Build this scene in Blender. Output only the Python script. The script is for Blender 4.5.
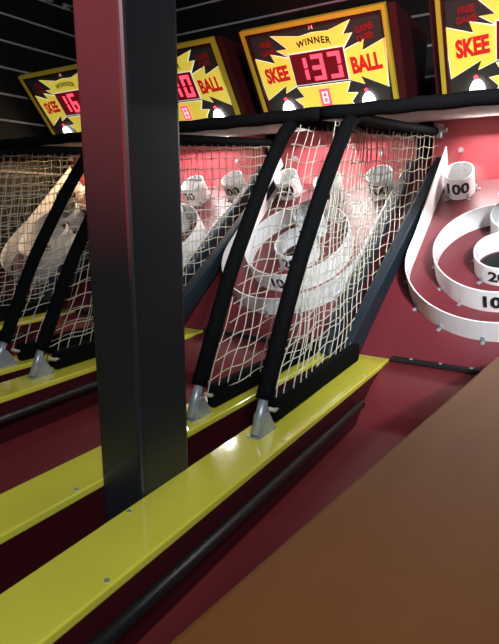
import bpy, bmesh, math, random
from mathutils import Vector, Matrix
random.seed(4)
for o in list(bpy.data.objects): bpy.data.objects.remove(o)
scn = bpy.context.scene
COL = scn.collection

# ------------------------------------------------------------------ camera
yaw, pitch = .565, .2154
fw = Vector((-math.sin(yaw)*math.cos(pitch), math.cos(yaw)*math.cos(pitch), -math.sin(pitch)))
rt = fw.cross(Vector((0, 0, 1))).normalized(); up = rt.cross(fw)
cam = bpy.data.cameras.new('camera'); cam.sensor_fit = 'VERTICAL'; cam.sensor_height = 24; cam.lens = 537/644*24
cam.clip_start = .02
co = bpy.data.objects.new('camera', cam); COL.objects.link(co)
m = Matrix((rt, up, -fw)).transposed().to_4x4(); m.translation = (0, 0, 1.40); co.matrix_world = m
scn.camera = co
CZ = 1.40

# ------------------------------------------------------------------ world, lights, exposure
w = bpy.data.worlds.new('world'); scn.world = w; w.use_nodes = True
w.node_tree.nodes['Background'].inputs[0].default_value = (.30, .36, .46, 1)
w.node_tree.nodes['Background'].inputs[1].default_value = .05
scn.view_settings.view_transform = 'Standard'; scn.view_settings.look = 'None'
scn.view_settings.gamma = 1; scn.view_settings.use_curve_mapping = False
scn.view_settings.exposure = 0.0

def area(name, loc, target, size, sy, power, color, spread=180):
    l = bpy.data.lights.new(name, 'AREA'); l.shape = 'RECTANGLE'; l.size = size; l.size_y = sy; l.energy = power; l.color = color
    o = bpy.data.objects.new(name, l); COL.objects.link(o); o.location = loc
    o.rotation_euler = (Vector(target)-Vector(loc)).to_track_quat('-Z', 'Y').to_euler(); l.spread = math.radians(spread)
    return o
area('ceiling_lamp_cool', (.9, -.9, 2.75), (-.7, 1.9, 1.0), .5, .5, 46, (.90, .95, 1.0))
area('added_target_fill', (1.3, -1.0, 2.5), (-.75, 2.3, 1.30), .2, .2, 9, (.88, .95, 1.0), 32)  # added fill aimed at the targets to whiten the rings, not a known fixture
area('added_red_light', (-.80, -.65, 1.05), (-.72, .67, 2.30), .35, .35, 40, (1, .13, .13), 58)  # unseen light added to redden the upper front face of the column
area('ceiling_lamp_side', (.6, -.2, 2.85), (-.66, .7, 1.5), .2, .2, 2.0, (.45, .75, 1.0))

# ------------------------------------------------------------------ materials
def mat(name, color, rough=.5, metal=0, noise=0, nscale=20, emit=0, bump=0, stretch=(1, 1, 1), spec=.5, coat=0):
    m = bpy.data.materials.new(name); m.use_nodes = True; nt = m.node_tree; b = nt.nodes['Principled BSDF']
    b.inputs['Base Color'].default_value = (*color, 1); b.inputs['Roughness'].default_value = rough
    b.inputs['Metallic'].default_value = metal; b.inputs['Specular IOR Level'].default_value = spec
    b.inputs['Coat Weight'].default_value = coat; b.inputs['Coat Roughness'].default_value = .08
    if noise or bump:
        tc = nt.nodes.new('ShaderNodeTexCoord'); mp = nt.nodes.new('ShaderNodeMapping'); mp.inputs['Scale'].default_value = stretch
        n = nt.nodes.new('ShaderNodeTexNoise'); n.inputs['Scale'].default_value = nscale; n.inputs['Detail'].default_value = 5
        nt.links.new(tc.outputs['Object'], mp.inputs[0]); nt.links.new(mp.outputs[0], n.inputs['Vector'])
        if noise:
            r = nt.nodes.new('ShaderNodeValToRGB'); r.color_ramp.elements[0].position = .3; r.color_ramp.elements[1].position = .7
            r.color_ramp.elements[0].color = (*[c*(1-noise) for c in color], 1)
            r.color_ramp.elements[1].color = (*[min(1, c*(1+noise)) for c in color], 1)
            nt.links.new(n.outputs[0], r.inputs[0]); nt.links.new(r.outputs[0], b.inputs['Base Color'])
        if bump:
            bp = nt.nodes.new('ShaderNodeBump'); bp.inputs['Strength'].default_value = bump; bp.inputs['Distance'].default_value = .004
            nt.links.new(n.outputs[0], bp.inputs['Height']); nt.links.new(bp.outputs[0], b.inputs['Normal'])
    if emit:
        b.inputs['Emission Color'].default_value = (*color, 1); b.inputs['Emission Strength'].default_value = emit
    return m
M = dict(
    yellow=mat('yellow_laminate', (.84, .79, .08), .12, coat=1, noise=.05, nscale=6),
    yellow_edge=mat('yellow_paint', (.52, .38, .03), .4, emit=.10),
    maroon=mat('maroon_laminate', (.052, .006, .009), .4, spec=.3, noise=.08, nscale=9),
    lane=mat('red_lane_vinyl', (.165, .02, .024), .6, spec=.2, noise=.06, nscale=14, stretch=(1, .3, 1)),
    board=mat('red_target_board', (.16, .018, .026), .42, spec=.8, noise=.04, nscale=7),
    back=mat('red_backboard_gloss', (.48, .08, .10), .30, spec=.9),
    white=mat('white_plastic', (.88, .88, .88), .32, noise=.04, nscale=12),
    black=mat('black_vinyl_foam', (.005, .0055, .006), .75, bump=.5, nscale=70, spec=.02),
    pad=mat('blue_black_pad', (.010, .018, .027), .5, bump=.4, nscale=60, spec=.3),
    blackmetal=mat('black_metal', (.012, .013, .015), .38, .1),
    hole=mat('black_pocket', (.004, .004, .004), .8),
    ink=mat('black_ink', (.01, .01, .01), .5),
    steel=mat('galvanised_steel', (.42, .46, .50), .38, .45, noise=.15, nscale=60),
    net=mat('cream_cord', (.52, .48, .38), .8, noise=.15, nscale=50),
    tan=mat('tan_canopy_cloth', (.30, .22, .18), .9, noise=.3, nscale=60, bump=.4),
    column=mat('dark_column_paint', (.015, .018, .022), .42, noise=.06, nscale=10, bump=.05),
    brown=mat('brown_wood', (.19, .066, .014), .6, noise=.08, nscale=4, stretch=(4, .5, 4), spec=.2),
    slat=mat('dark_slatwall', (.007, .005, .004), .6, noise=.2, nscale=8),
    groove=mat('grey_slat_trim', (.50, .48, .47), .5),
    carpet=mat('dark_carpet', (.012, .012, .016), .95, noise=.4, nscale=80, bump=.5),
    ceil=mat('black_ceiling', (.01, .01, .01), .9, noise=.2, nscale=10),
    glass=mat('sign_black_glass', (.028, .028, .026), .4, emit=.10),
    sy=mat('sign_yellow', (.80, .64, .08), .5, emit=.58),
    sw=mat('sign_white', (.9, .88, .8), .5, emit=.55),
    sr=mat('sign_red', (.55, .012, .012), .5, emit=.5),
    srd=mat('sign_dim_red', (.20, .01, .012), .5, emit=.22),
    sb=mat('sign_black_ink', (.015, .012, .004), .5),
    disp=mat('display_red_glass', (.10, .003, .006), .3, emit=.8),
    led=mat('lit_red_digit', (1, .05, .09), .4, emit=2.2),
    fig_glow=mat('sign_figure_glow', (1, .97, .88), .4, emit=7),  # emissive stand-in for the sign's small lit figures, also lights the panel
    fitting=mat('pale_grey_fitting', (.45, .47, .50), .5),
)

# ------------------------------------------------------------------ helpers
def link(o, parent=None):
    COL.objects.link(o)
    if parent: o.parent = parent
    return o
def smooth(me):
    for p in me.polygons: p.use_smooth = True
def obj(name, bm, m, parent=None, sm=False, bevel=0):
    me = bpy.data.meshes.new(name); bmesh.ops.recalc_face_normals(bm, faces=bm.faces); bm.to_mesh(me); bm.free()
    me.materials.append(m)
    if sm: smooth(me)
    o = bpy.data.objects.new(name, me); link(o, parent)
    if bevel:
        b = o.modifiers.new('bevel', 'BEVEL'); b.width = bevel; b.segments = 3; b.limit_method = 'ANGLE'; b.harden_normals = False
    return o
def struct(name, bm, m, **k):
    o = obj(name, bm, m, **k); o['kind'] = 'structure'; return o
def tag(o, label, cat, group=None):
    o['label'] = label; o['category'] = cat
    if group: o['group'] = group
def bx(bm, x0, x1, y0, y1, z0, z1, f=None):
    vs = [Vector((x, y, z)) for x in (x0, x1) for y in (y0, y1) for z in (z0, z1)]
    if f: vs = [f(v) for v in vs]
    v = [bm.verts.new(p) for p in vs]
    for q in ((0, 1, 3, 2), (4, 6, 7, 5), (0, 4, 5, 1), (2, 3, 7, 6), (0, 2, 6, 4), (1, 5, 7, 3)): bm.faces.new([v[i] for i in q])
    return bm
def prism(bm, pts, f0, f1):
    """closed outline pts -> solid between f0(p) and f1(p)"""
    a = [bm.verts.new(f0(p)) for p in pts]; b = [bm.verts.new(f1(p)) for p in pts]
    bm.faces.new(a); bm.faces.new(b[::-1]); n = len(pts)
    for i in range(n): bm.faces.new((a[i], a[(i+1) % n], b[(i+1) % n], b[i]))
    return bm
def tube(bm, pts, r, seg=10, cap=True):
    pts = [Vector(p) for p in pts]; rings = []
    d0 = (pts[1]-pts[0]).normalized(); ref = Vector((0, 0, 1)) if abs(d0.z) < .9 else Vector((1, 0, 0))
    nrm = d0.cross(ref).normalized()
    for i, p in enumerate(pts):
        d = (pts[min(i+1, len(pts)-1)]-pts[max(i-1, 0)]).normalized()
        nrm = (nrm-d*nrm.dot(d)).normalized(); bi = d.cross(nrm)
        rings.append([bm.verts.new(p+(nrm*math.cos(2*math.pi*k/seg)+bi*math.sin(2*math.pi*k/seg))*(r(p) if callable(r) else r)) for k in range(seg)])
    for A, B in zip(rings, rings[1:]):
        for k in range(seg): bm.faces.new((A[k], A[(k+1) % seg], B[(k+1) % seg], B[k]))
    if cap: bm.faces.new(rings[0][::-1]); bm.faces.new(rings[-1])
    return bm
def rounded(path, rad=.08, n=6):
    P = [Vector(p) for p in path]; out = [P[0]]
    for i in range(1, len(P)-1):
        a, b, c = P[i-1], P[i], P[i+1]; da, dc = (a-b), (c-b); ra = min(rad, da.length*.45, dc.length*.45)
        s, e = b+da.normalized()*ra, b+dc.normalized()*ra
        for k in range(n+1):
            t = k/n; out.append(s*(1-t)**2+b*2*t*(1-t)+e*t*t)
    out.append(P[-1]); return out

# text as a mesh: returns list of triangles in (x, y) and works through a mapping function
def text_bm(bm, s, size, fn, offset=.0, sx=1.0, spacing=1.0, depth=.0015, cuts=1):
    c = bpy.data.curves.new('t', 'FONT'); c.body = s; c.size = size; c.align_x = 'CENTER'; c.align_y = 'CENTER'
    c.offset = offset; c.space_character = spacing; c.resolution_u = 3
    o = bpy.data.objects.new('t', c); COL.objects.link(o)
    dg = bpy.context.evaluated_depsgraph_get(); me = bpy.data.meshes.new_from_object(o.evaluated_get(dg))
    t = bmesh.new(); t.from_mesh(me); bmesh.ops.triangulate(t, faces=t.faces)
    if cuts: bmesh.ops.subdivide_edges(t, edges=[e for e in t.edges if e.calc_length() > size*.15], cuts=cuts, use_grid_fill=False); bmesh.ops.triangulate(t, faces=t.faces)
    t.verts.index_update()
    V = [bm.verts.new(fn(v.co.x*sx, v.co.y, depth)) for v in t.verts]
    for f in t.faces:
        try: bm.faces.new([V[v.index] for v in f.verts])
        except ValueError: pass
    t.free(); bpy.data.objects.remove(o); bpy.data.curves.remove(c); bpy.data.meshes.remove(me)
    return bm

# ------------------------------------------------------------------ room
FZ = 0.0
struct('floor', bx(bmesh.new(), -3.4, 2.6, -2.2, 3.4, -.1, 0), M['carpet'])
struct('ceiling', bx(bmesh.new(), -3.4, 2.6, -2.2, 3.4, 3.0, 3.1), M['ceil'])
struct('wall_left', bx(bmesh.new(), -3.45, -3.26, -2.2, 3.4, 0, 3.0), M['slat'])
struct('wall_back', bx(bmesh.new(), -3.26, 2.6, 3.2, 3.4, 0, 3.0), M['slat'])
struct('wall_right', bx(bmesh.new(), 2.6, 2.7, -2.2, 3.4, 0, 3.0), M['slat'])
struct('wall_front', bx(bmesh.new(), -3.45, 2.7, -2.3, -2.2, 0, 3.0), M['slat'])
n = 1
for k in range(-2, 6):
    z = CZ+.525+.158*k
    struct('trim_%d' % n, bx(bmesh.new(), -3.26, -3.25, -2.2, 3.2, z-.006, z+.006), M['groove']); n += 1
    struct('trim_%d' % n, bx(bmesh.new(), -3.26, 2.6, 3.19, 3.2, z-.006, z+.006), M['groove']); n += 1

# ------------------------------------------------------------------ the machine
RZ = CZ-.54                                   # rail top
Y0, TH = 1.836, math.radians(38.15)
HW, RI, RO = .38, .232, .356                  # board half width, rail inner and outer edge
U = Vector((0, math.cos(TH), math.sin(TH))); NN = Vector((0, -math.sin(TH), math.cos(TH))); B0 = Vector((0, Y0, RZ))
BDX = [0.0]
def bp(u, v, w=0): return B0+U*v+NN*w+Vector((u+BDX[0], 0, 0))
VF = 1.05
FY, FZ_ = bp(0, VF).y, bp(0, VF).z
YN = -.95                                      # near end of the machine
LANE = CZ-.676

def ring_wall(path, h, t, closed=True, hfun=None):
    """upright wall of thickness t following path (u, v) on the board"""
    bm = bmesh.new(); n = len(path); rows = []
    for i, p in enumerate(path):
        a = path[i-1] if (closed or i) else p; b = path[(i+1) % n] if (closed or i < n-1) else p
        d = Vector((b[0]-a[0], b[1]-a[1])).normalized(); nx, ny = -d.y*t/2, d.x*t/2
        hh = hfun(i/(n-1)) if hfun else h
        rows.append([bm.verts.new(bp(p[0]+nx, p[1]+ny, .0005)), bm.verts.new(bp(p[0]-nx, p[1]-ny, .0005)), bm.verts.new(bp(p[0]-nx, p[1]-ny, hh)), bm.verts.new(bp(p[0]+nx, p[1]+ny, hh))])
    for i in range(n if closed else n-1):
        A, B = rows[i], rows[(i+1) % n]
        for k in range(4): bm.faces.new((A[k], A[(k+1) % 4], B[(k+1) % 4], B[k]))
    if not closed: bm.faces.new(rows[0]); bm.faces.new(rows[-1][::-1])
    return bm
def circ(uc, vc, r, n=64, rv=None): return [(uc+r*math.cos(2*math.pi*i/n), vc+(rv or r)*math.sin(2*math.pi*i/n)) for i in range(n)]
def on_ring(uc, vc, r, wc, inner=False):
    """text mapping: centre of text at the front of the outer wall, or on the inside of the rear wall"""
    def f(x, y, d):
        if inner: a = math.pi/2-x/r; rr = r-d-.004
        else: a = -math.pi/2+x/r; rr = r+d+.004
        return bp(uc+rr*math.cos(a), vc+rr*math.sin(a), wc+y)
    return f
def disc(bm, uc, vc, r, w0, w1, n=32):
    return prism(bm, circ(uc, vc, r, n), lambda p: bp(p[0], p[1], w0), lambda p: bp(p[0], p[1], w1))
def clip(parent, uc, vc, r, a, w0=.0):
    """small L-shaped bracket holding a ring to the board, with a screw head"""
    bm = bmesh.new(); ca, sa = math.cos(a), math.sin(a)
    def f(v): return bp(uc+(r+.003+v.x)*ca-v.y*sa, vc+(r+.003+v.x)*sa+v.y*ca, w0+v.z)
    bx(bm, 0, .003, -.006, .006, 0, .024, f); bx(bm, 0, .018, -.006, .006, 0, .003, f); bx(bm, .008, .014, -.003, .003, .003, .006, f)
    bx(bm, .003, .005, -.003, .003, .012, .018, f)
    obj('bracket', bm, M['steel'], parent)

def score_cup(root, uc, vc, r, h, s, size, wc, hole=True, tilt=.03):
    n = 56; path = circ(uc, vc, r, n)
    bm = bmesh.new(); rows = []
    for i, p in enumerate(path):
        a = 2*math.pi*i/n; hh = h+tilt*(math.sin(a)*.5+.5); ri = (r-.006)/r
        q = (uc+(p[0]-uc)*ri, vc+(p[1]-vc)*ri)
        rows.append([bm.verts.new(bp(p[0], p[1], .0005)), bm.verts.new(bp(q[0], q[1], .0005)), bm.verts.new(bp(q[0], q[1], hh-.002)), bm.verts.new(bp(*[(a_+b_)/2 for a_, b_ in zip(p, q)], hh)), bm.verts.new(bp(p[0], p[1], hh-.002))])
    for i in range(n):
        A, B = rows[i], rows[(i+1) % n]
        for k in range(5): bm.faces.new((A[k], A[(k+1) % 5], B[(k+1) % 5], B[k]))
    c = obj('score_cup', bm, M['white'], root, sm=True)
    md = c.modifiers.new('edge', 'EDGE_SPLIT'); md.split_angle = math.radians(40)
    obj('numeral', text_bm(bmesh.new(), s, size, on_ring(uc, vc, r-.003, wc), offset=size*.035, sx=.95), M['ink'], c)
    if hole: obj('pocket', disc(bmesh.new(), uc, vc, r*.86, .0006, .002), M['hole'], c)
    for a in (-2.2, -.9, .2, 2.9): clip(c, uc, vc, r, a)
    for dx in (-.016, .016):                                    # screws through the rear wall
        for dz in (.075, .105):
            bm = bmesh.new(); a = math.pi/2+dx/r
            ce = bp(uc+(r-.007)*math.cos(a), vc+(r-.007)*math.sin(a), dz); tube(bm, [ce, ce-U*.002], .003, 8)
            obj('screw', bm, M['steel'], c)
    return c

def net_bm(sx):
    """side net: cords clipped to the outline post / top bar / board pad / bottom pad"""
    rnd = random.Random(7 if sx < 0 else 11)
    zt = lambda y: CZ+.225+(y-1.53)*.075
    def zb(y):
        return max(RZ+.055, RZ+(y-Y0)*math.tan(TH)+.10)
    def yfront(z): t = (z-(RZ+.02))/(.72); return 1.03+.47*max(0, min(1, t))**1.1
    def xx(y): return sx*(.326+(.085 if sx < 0 else .055)*max(0, min(1, (y-1.2)/.7)))+(.05*max(0, (y-1.9)/.8) if sx < 0 else 0)
    bm = bmesh.new(); R_ = .0017
    def inside(y, z): return zb(y)-.01 <= z <= zt(y)+.012 and y >= yfront(z)-.004 and y <= 2.70
    def flush(run):
        if len(run) > 2: tube(bm, run, R_, 4, False)
    ph = rnd.random()*6
    def wob(y, z): return .006*math.sin(y*19+ph+z*7)+.004*math.sin(z*31+y*5)
    nv = 0; yc = .86
    while yc < 2.72:
        lean = .52*max(0, 1-(yc-.86)/1.1)+.03; run = []
        for k in range(60):
            z = RZ+.02+k*.0145; y = yc+lean*(z-RZ-.02)+.004*math.sin(z*23+yc*40)+.006*math.sin(z*9+yc*3)
            if inside(y, z): run.append(Vector((xx(y)+wob(y, z)*.6, y, z)))
            else: flush(run); run = []
        flush(run); yc += (.045 if yc < 1.25 else .056)+.008*rnd.random()
    k = 0
    while k < 20:
        run = []; y = 1.0
        while y < 2.71:
            z = zt(y)-k*.046-.014*math.sin(min(1, max(0, (y-1.4)/1.3))*math.pi)+.004*math.sin(y*38+k)
            if inside(y, z): run.append(Vector((xx(y)+wob(y, z)*.6, y, z)))
            else: flush(run); run = []
            y += .024
        flush(run); k += 1
    return bm
NETS = {}

def net_side(root, sx, full=True):
    xp = -.325 if sx < 0 else .314
    # steel foot with triangular bracket on the rail
    foot = Vector((xp, 1.01, RZ+.004)); up1 = Vector((xp, 1.058, RZ+.098))
    f = obj('post_foot', tube(bmesh.new(), [foot, up1], .012, 16), M['steel'], root, sm=True)
    bm = bmesh.new()
    for dx in (-.0145, .0115):
        prism(bm, [(1.015, RZ+.001), (1.07, RZ+.001), (1.078, RZ+.012), (1.05, RZ+.055), (1.03, RZ+.05)], lambda p: Vector((xp+dx, *p)), lambda p: Vector((xp+dx+.003, *p)))
    bx(bm, xp-.017, xp+.017, 1.0, 1.085, RZ+.0005, RZ+.003)
    obj('foot_bracket', bm, M['steel'], f)
    for dx, dy in ((0, 1.078),):
        obj('bolt', tube(bmesh.new(), [(xp+dx, dy, RZ+.003), (xp+dx, dy, RZ+.009)], .005, 8), M['steel'], f)
    # padded post and top bar in one bent tube
    path = rounded([up1-Vector((0, .008, .016)), (xp, 1.19, CZ-.19), (xp, 1.37, CZ+.07), (xp, 1.525, CZ+.25), (xp+sx*.005, 1.70, CZ+.255), (-.362 if sx < 0 else .375, 2.62, CZ+.325)], .09)
    dense = []
    for a, b in zip(path, path[1:]):
        nseg = max(1, int((b-a).length/.02))
        dense += [a.lerp(b, k/nseg) for k in range(nseg)]
    dense.append(path[-1])
    obj('padded_post', tube(bmesh.new(), dense, lambda p: (.021-.004*max(0, min(1, (p.y-1.5)/.12))), 14), M['black'], root, sm=True)
    # padded bottom bar on the rail
    obj('bottom_pad', bx(bmesh.new(), xp-.016, xp+.014, 1.10, 1.745, RZ+.002, RZ+.066, lambda v: Vector((v.x-(.006+.030*(v.y-1.1)/.645 if sx < 0 else 0), v.y, v.z))), M['black'], root, bevel=.01)
    z = RZ+.04
    tie = bmesh.new(); tube(tie, [(xp, 1.075, RZ+.05), (xp+.004, 1.095, z), (xp, 1.125, z)], .006, 6)
    obj('cord_tie', tie, M['net'], root, sm=True)
    # net
    if sx not in NETS: o = obj('side_net', net_bm(sx), M['net'], root); NETS[sx] = o.data
    else: o = link(bpy.data.objects.new('side_net', NETS[sx]), root)

SEG = {'0': 'abcdef', '1': 'bc', '3': 'abgcd', '6': 'afgcde', '8': 'abcdefg', 'J': 'abcd', '7': 'abc', '2': 'abged', '5': 'afgcd'}
def marquee(root, dx, digits, small):
    W, H = .340, .44; tilt = math.atan2(.26, .36)
    ax = Vector((0, -math.sin(tilt), math.cos(tilt))); nr = Vector((0, -math.cos(tilt), -math.sin(tilt)))
    o0 = Vector((dx, 2.52, CZ+.428)); KB = H/.41; HB = .41
    def mp(a, b, c=0): return o0+Vector((a, 0, 0))+ax*(b*KB)+nr*c
    f3 = lambda v: mp(v.x, v.y, v.z)
    bm = bmesh.new(); ty = o0+ax*H
    prism(bm, [(2.522, CZ+.418), (ty.y+.01, ty.z-.004), (2.76, ty.z-.004), (2.76, CZ+.418)], lambda p: Vector((dx-.372, *p)), lambda p: Vector((dx+.372, *p)))
    mq = obj('marquee', bm, M['maroon'], root)
    obj('sign_panel', bx(bmesh.new(), -W, W, 0, HB, .004, .008, f3), M['glass'], mq)
    bm = bmesh.new()
    bx(bm, -W, -W+.017, 0, HB, .004, .03, f3); bx(bm, W-.017, W, 0, HB, .004, .03, f3); bx(bm, -W+.017, W-.017, HB-.017, HB, .004, .03, f3); bx(bm, -W+.02, W-.02, 0, .015, .004, .03, f3)
    obj('sign_frame', bm, M['yellow_edge'], mq)
    bm = bmesh.new(); bx(bm, -W+.017, -W+.029, .015, HB-.017, .006, .022, f3); bx(bm, -W+.029, W-.017, HB-.027, HB-.017, .006, .022, f3)
    obj('inner_edge', bm, M['maroon'], mq)
    def star(pts, c, m_, nm, g=1.0):
        prism(bm_ := bmesh.new(), pts, lambda p: mp(p[0], p[1], c), lambda p: mp(p[0], p[1], c+.0015)); return obj(nm, bm_, m_, mq)
    def grow(pts, k):
        cx = sum(p[0] for p in pts)/len(pts); cy = sum(p[1] for p in pts)/len(pts)
        return [(cx+(p[0]-cx)*(1+k), cy+(p[1]-cy)*(1+k)) for p in pts]
    left = [(-.315, .285), (-.212, .250), (-.225, .290), (-.12, .260), (-.12, .150), (-.20, .120), (-.185, .155), (-.302, .098)]
    right = [(-x, y) for x, y in left]
    top = [(-.195, .365), (-.06, .345), (0, .352), (.07, .348), (.175, .372), (.135, .325), (.175, .325), (.125, .27), (-.13, .27), (-.185, .305), (-.130, .305)]
    bot = [(-.13, .135), (.13, .135), (.105, .09), (.155, .085), (.12, .05), (.145, .015), (-.145, .015), (-.12, .05), (-.155, .085), (-.105, .09)]
    for pts in (left, right, top, bot):
        star(grow(pts, .04), .0085, M['sw'], 'starburst_border'); star(pts, .0105, M['sy'], 'starburst')
    T = lambda s, size, cx, cy, m_, nm, off=0, sx=1, rot=0, arc=0, sp=1.: obj(nm, text_bm(bmesh.new(), s, size, lambda x, y, d: mp(cx+x*math.cos(rot)-y*math.sin(rot), cy+x*math.sin(rot)+y*math.cos(rot)-arc*x*x, .0125+d), off, sx, sp, cuts=(2 if arc else 0)), m_, mq)
    T('SKEE', .085, -.218, .203, M['sr'], 'lettering', .0045, .68, .06)
    T('BALL', .088, .220, .200, M['sr'], 'lettering', .0045, .70, .06)
    T('WINNER', .036, 0, .322, M['sb'], 'lettering', .0012, 1.0, 0, 1.8, 1.2)
    T('FREE', .033, -.235, .335, M['srd'], 'lettering', .002, .9, .05); T('GAME', .033, -.235, .302, M['srd'], 'lettering', .002, .9, .05)
    T('GAME', .033, .235, .335, M['srd'], 'lettering', .002, .9, .15); T('OVER', .033, .235, .302, M['srd'], 'lettering', .002, .9, .15)
    # star above WINNER
    st = [(.013*(1 if k % 2 == 0 else .45)*math.sin(k*math.pi/5), .378+.013*(1 if k % 2 == 0 else .45)*math.cos(k*math.pi/5)) for k in range(10)]
    star(grow(st, .3), .0095, M['sw'], 'star'); star(st, .0115, M['sr'], 'star')
    # score display
    star([(-.134, .145), (.134, .145), (.134, .284), (-.134, .284)], .012, M['sw'], 'display_border')
    dsp = star([(-.130, .149), (.130, .149), (.130, .280), (-.130, .280)], .014, M['disp'], 'display')
    def seg7(ch, cx, cy, w_, h_, t_):
        bm = bmesh.new(); hw, hh = w_/2, h_/2
        R = dict(a=(-hw, hw, hh-t_, hh), d=(-hw, hw, -hh, -hh+t_), g=(-hw, hw, -t_/2, t_/2), f=(-hw, -hw+t_, .004, hh-t_*.5), b=(hw-t_, hw, .004, hh-t_*.5), e=(-hw, -hw+t_, -hh+t_*.5, -.004), c=(hw-t_, hw, -hh+t_*.5, -.004))
        for s in SEG[ch]:
            a, b, c, d = R[s]; bx(bm, cx+a, cx+b, cy+c, cy+d, .016, .0175, f3)
        obj('digit', bm, M['led'], mq)
    for ch, cx in zip(digits, (-.082, .0, .082)):
        if ch != ' ': seg7(ch, cx, .2145, .058, .108, .017)
    star([(-.026, .045), (.026, .045), (.026, .120), (-.026, .120)], .013, M['led'], 'small_display')
    bm = bmesh.new()
    for (a, b, c, d) in ((-.014, -.007, .055, .108), (.007, .014, .055, .108), (-.014, .014, .055, .061), (-.014, .014, .079, .085), (-.014, .014, .102, .108)): bx(bm, a, b, c, d, .0145, .016, f3)
    obj('digit', bm, M['sw'], mq)
    # added glowing blobs low in both corners, standing in for small lit figures
    for sx in (-1, 1):
        bm = bmesh.new(); n = 20
        pts = [(sx*.205+(.040*math.cos(a) if math.sin(a) < 0 else .030*math.cos(a)), .035+(.018 if math.sin(a) < 0 else .048)*math.sin(a)) for a in [2*math.pi*k/n for k in range(n)]]
        prism(bm, pts, lambda p: mp(p[0], p[1], .0095), lambda p: mp(p[0], p[1], .022))
        obj('figure_glow', bm, M['fig_glow'], mq)
        bm = bmesh.new(); c0 = mp(sx*.205-.004, .094, .012); tube(bm, [c0, c0+nr*.004], .008, 12); obj('red_dot', bm, M['led'], mq)
    return mq

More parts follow.
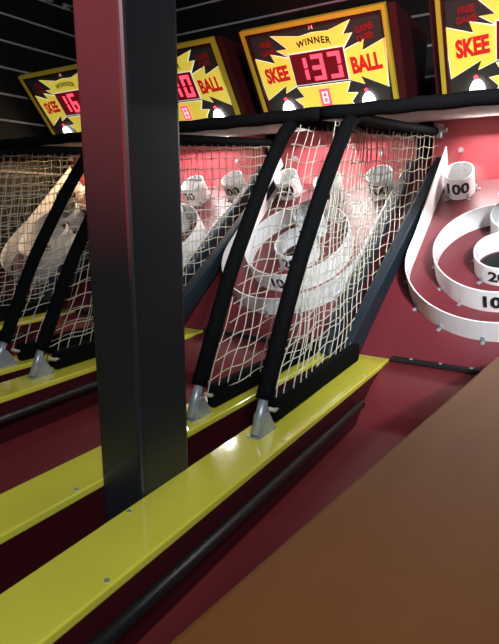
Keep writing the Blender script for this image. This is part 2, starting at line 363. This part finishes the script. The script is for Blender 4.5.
def machine(xc, label, digits, small, mdx=0, bdx=0, right_net=True, left_net=True, lamp=(26, (1, .93, .90))):
    root = bpy.data.objects.new('ball_rolling_machine', None); link(root); root.location = (xc, 0, 0)
    tag(root, label, 'arcade machine', 'row of alley bowling arcade machines')
    shear = lambda s: (lambda v: Vector((v.x-(.026*(v.y-.4) if s < 0 else 0), v.y, v.z)))
    # body: side walls, front and belly under the lane
    bm = bmesh.new()
    for s in (-1, 1): bx(bm, *sorted((s*RI, s*(RO-.004))), YN, Y0, 0, RZ-.018, shear(s))
    bx(bm, -RI, RI, YN, Y0, 0, LANE-.012); bx(bm, -HW, HW, Y0, 2.75, 0, RZ-.06)
    obj('cabinet', bm, M['maroon'], root)
    for s in (-1, 1):
        r = obj('side_rail', bx(bmesh.new(), *sorted((s*RI, s*RO)), YN, Y0, RZ-.018, RZ, shear(s)), M['yellow'], root, bevel=.004)
        for (xx, yy) in ((s*RI+s*.012, .47), (s*RI+s*.012, 1.03), (s*RO-s*.012, .62), (s*RI+s*.012, 1.6), (s*RO-s*.015, 1.35)):
            xx = shear(s)(Vector((xx, yy, 0))).x; bm = bmesh.new(); tube(bm, [(xx, yy, RZ-.0005), (xx, yy, RZ+.002)], .0045, 10); obj('screw', bm, M['steel'], r)
    # lane with rise to the target
    prof = [(YN, LANE), (1.49, LANE)]+[(1.49+.334*t, LANE+.127*(1-(1-t)**2.2)*min(1, (t*6)**.8)) for t in [k/28 for k in range(1, 28)]]+[(Y0-.012, LANE+.127), (Y0, LANE+.127), (Y0, LANE-.012), (YN, LANE-.012)]
    obj('lane', prism(bmesh.new(), prof, lambda p: Vector((-RI+.0005-.026*(p[0]-.4), *p)), lambda p: Vector((RI-.0005, *p))), M['lane'], root)
    b = obj('bumper_bar', tube(bmesh.new(), [(-RI+.052, YN+.02, CZ-.598), (-RI-.012, 1.50, CZ-.598)], .013, 14), M['blackmetal'], root, sm=True)
    for yy in (.0, .75, 1.4):
        x0 = -RI-.026*(yy-.4); obj('bar_mount', tube(bmesh.new(), [(x0, yy, CZ-.598), (x0+.02, yy, CZ-.598)], .006, 8), M['blackmetal'], b)
    bm = bmesh.new(); tube(bm, [(-RI+.055, .37, LANE-.001), (-RI+.055, .37, LANE+.003)], .005, 10); obj('lane_bolt', bm, M['steel'], root)
    # black strip where lane meets the target board
    st = obj('threshold_strip', bx(bmesh.new(), -RI-.03, HW, Y0-.012, Y0+.016, RZ-.006, RZ+.009), M['blackmetal'], root, bevel=.003)
    for k in range(6):
        xx = -RI+.04+k*.1
        if xx < HW: bm = bmesh.new(); tube(bm, [(xx, Y0-.001, RZ+.009), (xx, Y0-.001, RZ+.012)], .006, 10); obj('screw', bm, M['steel'], st)
    # target board, back board
    BDX[0] = 0
    tb = obj('target_board', bx(bmesh.new(), -HW, HW, 0, VF, -.018, 0, lambda v: bp(v.x, v.y, v.z)), M['board'], root)
    bb = obj('backboard', bx(bmesh.new(), -HW, HW, FY, FY+.018, FZ_, CZ+.40), M['back'], root)
    for uu in (-.235, .235):
        bm = bmesh.new(); tube(bm, [(uu-.01, FY, FZ_+.125), (uu-.01, FY-.03, FZ_+.128)], .005, 10); tube(bm, [(uu-.01, FY-.03, FZ_+.128), (uu-.01, FY-.045, FZ_+.13)], .011, 12)
        obj('knob', bm, M['steel'], bb, sm=False)
    # side panels and their pads
    zt = lambda y: RZ+(y-Y0)*math.tan(TH)
    for s in (-1, 1):
        pts = [(Y0-.06, 0), (Y0-.06, RZ+.02), (1.80, RZ+.05), (2.72, zt(2.72)+.085), (2.76, zt(2.72)+.085), (2.76, 0)]
        pts[1] = (Y0-.06, RZ+.02)
        obj('side_panel', prism(bmesh.new(), pts, lambda p: Vector((s*(HW+.001), *p)), lambda p: Vector((s*.414, *p))), M['maroon'], root)
        a = [(1.715, RZ+.012), (1.735, RZ+.07), (2.70, zt(2.70)+.105), (2.73, zt(2.73)+.05), (Y0, RZ+.03), (Y0-.05, RZ+.012)]
        e0, e1 = ((-.416, -.370) if s < 0 else (.345, .388))
        tp = lambda y: (.055*(y-1.8)/.9 if s < 0 else 0)
        obj('edge_pad', prism(bmesh.new(), a, lambda p: Vector((max(-.416, e0+tp(p[0])), *p)), lambda p: Vector((e1+tp(p[0]), *p))), M['pad'], root, bevel=.008)
        # clamp at the top of the pad
        bm = bmesh.new(); c = Vector((-.345 if s < 0 else .36, 2.635, CZ+.335))
        bx(bm, c.x-.012, c.x+.012, c.y-.02, c.y+.016, c.z-.04, c.z+.02); tube(bm, [c+Vector((-.035, -.01, -.008)), c+Vector((.035, -.01, -.008))], .010, 10)
        obj('clamp', bm, M['steel'], root, bevel=.003)
    BDX[0] = bdx
    # guide wall round the rings: U shape
    path = []
    a_, cv, bv = .335, .47, .335
    for k in range(12): path.append((-a_+.006*(1-k/12), 1.10-(1.10-cv)*k/12))
    for k in range(49): t = math.pi+math.pi*k/48; path.append((a_*math.cos(t), cv+bv*math.sin(t)))
    for k in range(1, 13): path.append((a_-.006*k/12, cv+(1.10-cv)*k/12))
    def hf(t): e = min(t, 1-t); return .098+(.05*max(0, 1-t/.14) if t < .5 else -.05*max(0, 1-e/.14))
    g = obj('ball_guide', ring_wall(path, .1, .005, False, hf), M['white'], root)
    for ang in (3.4, 3.85, 4.25, 4.71, 5.15, 5.6, 6.0): clip(g, 0, cv, a_*.999, ang)
    # the ten ring and cups
    t = obj('score_ring', ring_wall(circ(0, .5125, .242, 96), .102, .005), M['white'], root)
    obj('numeral', text_bm(bmesh.new(), '10', .075, on_ring(0, .5125, .242, .05), .003, .95), M['ink'], t)
    for ang in (2.6, 3.3, 3.8, 4.25, 5.2, 5.7, .3): clip(t, 0, .5125, .2376, ang)
    c = score_cup(root, 0, .497, .098, .088, '20', .066, .042, tilt=.006)
    obj('numeral', text_bm(bmesh.new(), '30', .052, on_ring(0, .497, .092, .055, True), .002, .9), M['ink'], c)
    score_cup(root, 0, .672, .070, .105, '40', .060, .055)
    score_cup(root, 0, .925, .070, .105, '50', .066, .066, tilt=.012)
    for uu in (-.250, .250): score_cup(root, uu, .968, .063, .102, '100', .072, .054, tilt=.012)
    # canopy: padded front bar, cloth underside, trim
    obj('canopy_bar', tube(bmesh.new(), [(-.4165+.833*k/24, 1.53, CZ+.262+.0015*math.sin(k*1.7)) for k in range(25)], .0195, 14), M['black'], root, sm=True)
    bm = bmesh.new(); prism(bm, [(1.53, CZ+.262), (2.64, CZ+.372), (2.64, CZ+.402), (1.53, CZ+.276)], lambda p: Vector((-.4165, *p)), lambda p: Vector((.4165, *p)))
    obj('canopy_cloth', bm, M['tan'], root)
    if left_net: net_side(root, -1)
    if right_net: net_side(root, 1)
    marquee(root, mdx, digits, small)
    l = bpy.data.lights.new('target_lamp', 'AREA'); l.shape = 'RECTANGLE'; l.size = .46; l.size_y = .07; l.energy = lamp[0]; l.color = lamp[1]
    lo = bpy.data.objects.new('target_lamp', l); link(lo, root); lo.location = (0, 2.56, CZ+.352)
    lo.rotation_euler = (Vector((0, 2.30, 1.20))-lo.location).to_track_quat('-Z', 'Y').to_euler()
    return root

machine(-.300, 'nearest ball-rolling machine, its rings uncovered at the right edge, beside the brown board', '13 ', '8', mdx=.035, bdx=.022, right_net=False, lamp=(5.5, (1, .95, .93)))
machine(-1.135, 'ball-rolling machine whose whole lit sign shows 13, just right of the dark column', '13J', '8', lamp=(5.5, (1, .95, .93)))
machine(-1.970, 'ball-rolling machine behind the dark column, its sign reading BALL right of the column', '110', '0', lamp=(5.5, (1, .93, .90)))
machine(-2.805, 'farthest ball-rolling machine, leftmost, with yellow-lit rings behind the net and sign showing 16', '16 ', '0', mdx=.035, lamp=(5.5, (1, .70, .38)))

# ------------------------------------------------------------------ hooks on the left slatwall
for k, (y, z) in enumerate(((2.62, 1.335), (2.76, 1.322), (2.86, 1.372))):
    bm = bmesh.new(); bx(bm, -3.25, -3.225, y-.025, y+.025, CZ+z-.02, CZ+z+.02)
    hk = bpy.data.objects.new('wall_hook', None); link(hk); hk.location = (-3.25, y, CZ+z)
    for v in bm.verts: v.co -= Vector(hk.location)
    obj('hook_plate', bm, M['fitting'], hk, bevel=.004)
    obj('hook_arm', tube(bmesh.new(), rounded([(.02, 0, 0), (.10, 0, -.005), (.11, 0, .03)], .02), .006, 8), M['fitting'], hk, sm=True)
    tag(hk, ['pale grey hook plate on the dark slatted wall, leftmost of the three at the top', 'pale grey hook plate on the dark slatted wall, lowest of the three at the top', 'pale grey hook plate on the dark slatted wall, nearest the column'][k], 'wall hook', 'pale fittings on the slatted wall')

# ------------------------------------------------------------------ column and wooden board
col = obj('support_column', bx(bmesh.new(), -.777, -.663, .671, .812, 0, 3.0), M['column'], bevel=.010)
tag(col, 'dark square steel column rising between two yellow-railed lanes', 'column')

root = bpy.data.objects.new('wooden_counter', None); link(root); root.location = (.4, .7, 0)
tag(root, 'plain brown wooden board sloping across the lower right corner', 'counter')
xl, xr = -.208, .85
def zl(y): return CZ-.28-(y-.225)*(.17/1.495)
def ct(v): return Vector((v.x-.4, v.y-.7, v.z))
bm = bmesh.new(); ya, yb = -.45, 1.745
prism(bm, [(ya, zl(ya)), (yb, zl(yb)), (yb, zl(yb)-.03), (ya, zl(ya)-.03)], lambda p: ct(Vector((xl, *p))), lambda p: ct(Vector((xr, *p))))
obj('board_top', bm, M['brown'], root, bevel=.008)
for x in (.075, .80):
    bm = bmesh.new(); prism(bm, [(ya+.05, zl(ya+.05)-.03), (yb-.05, zl(yb-.05)-.03), (yb-.05, 0), (ya+.05, 0)], lambda p: ct(Vector((x, *p))), lambda p: ct(Vector((x+.03, *p))))
    obj('side_panel', bm, M['brown'], root)
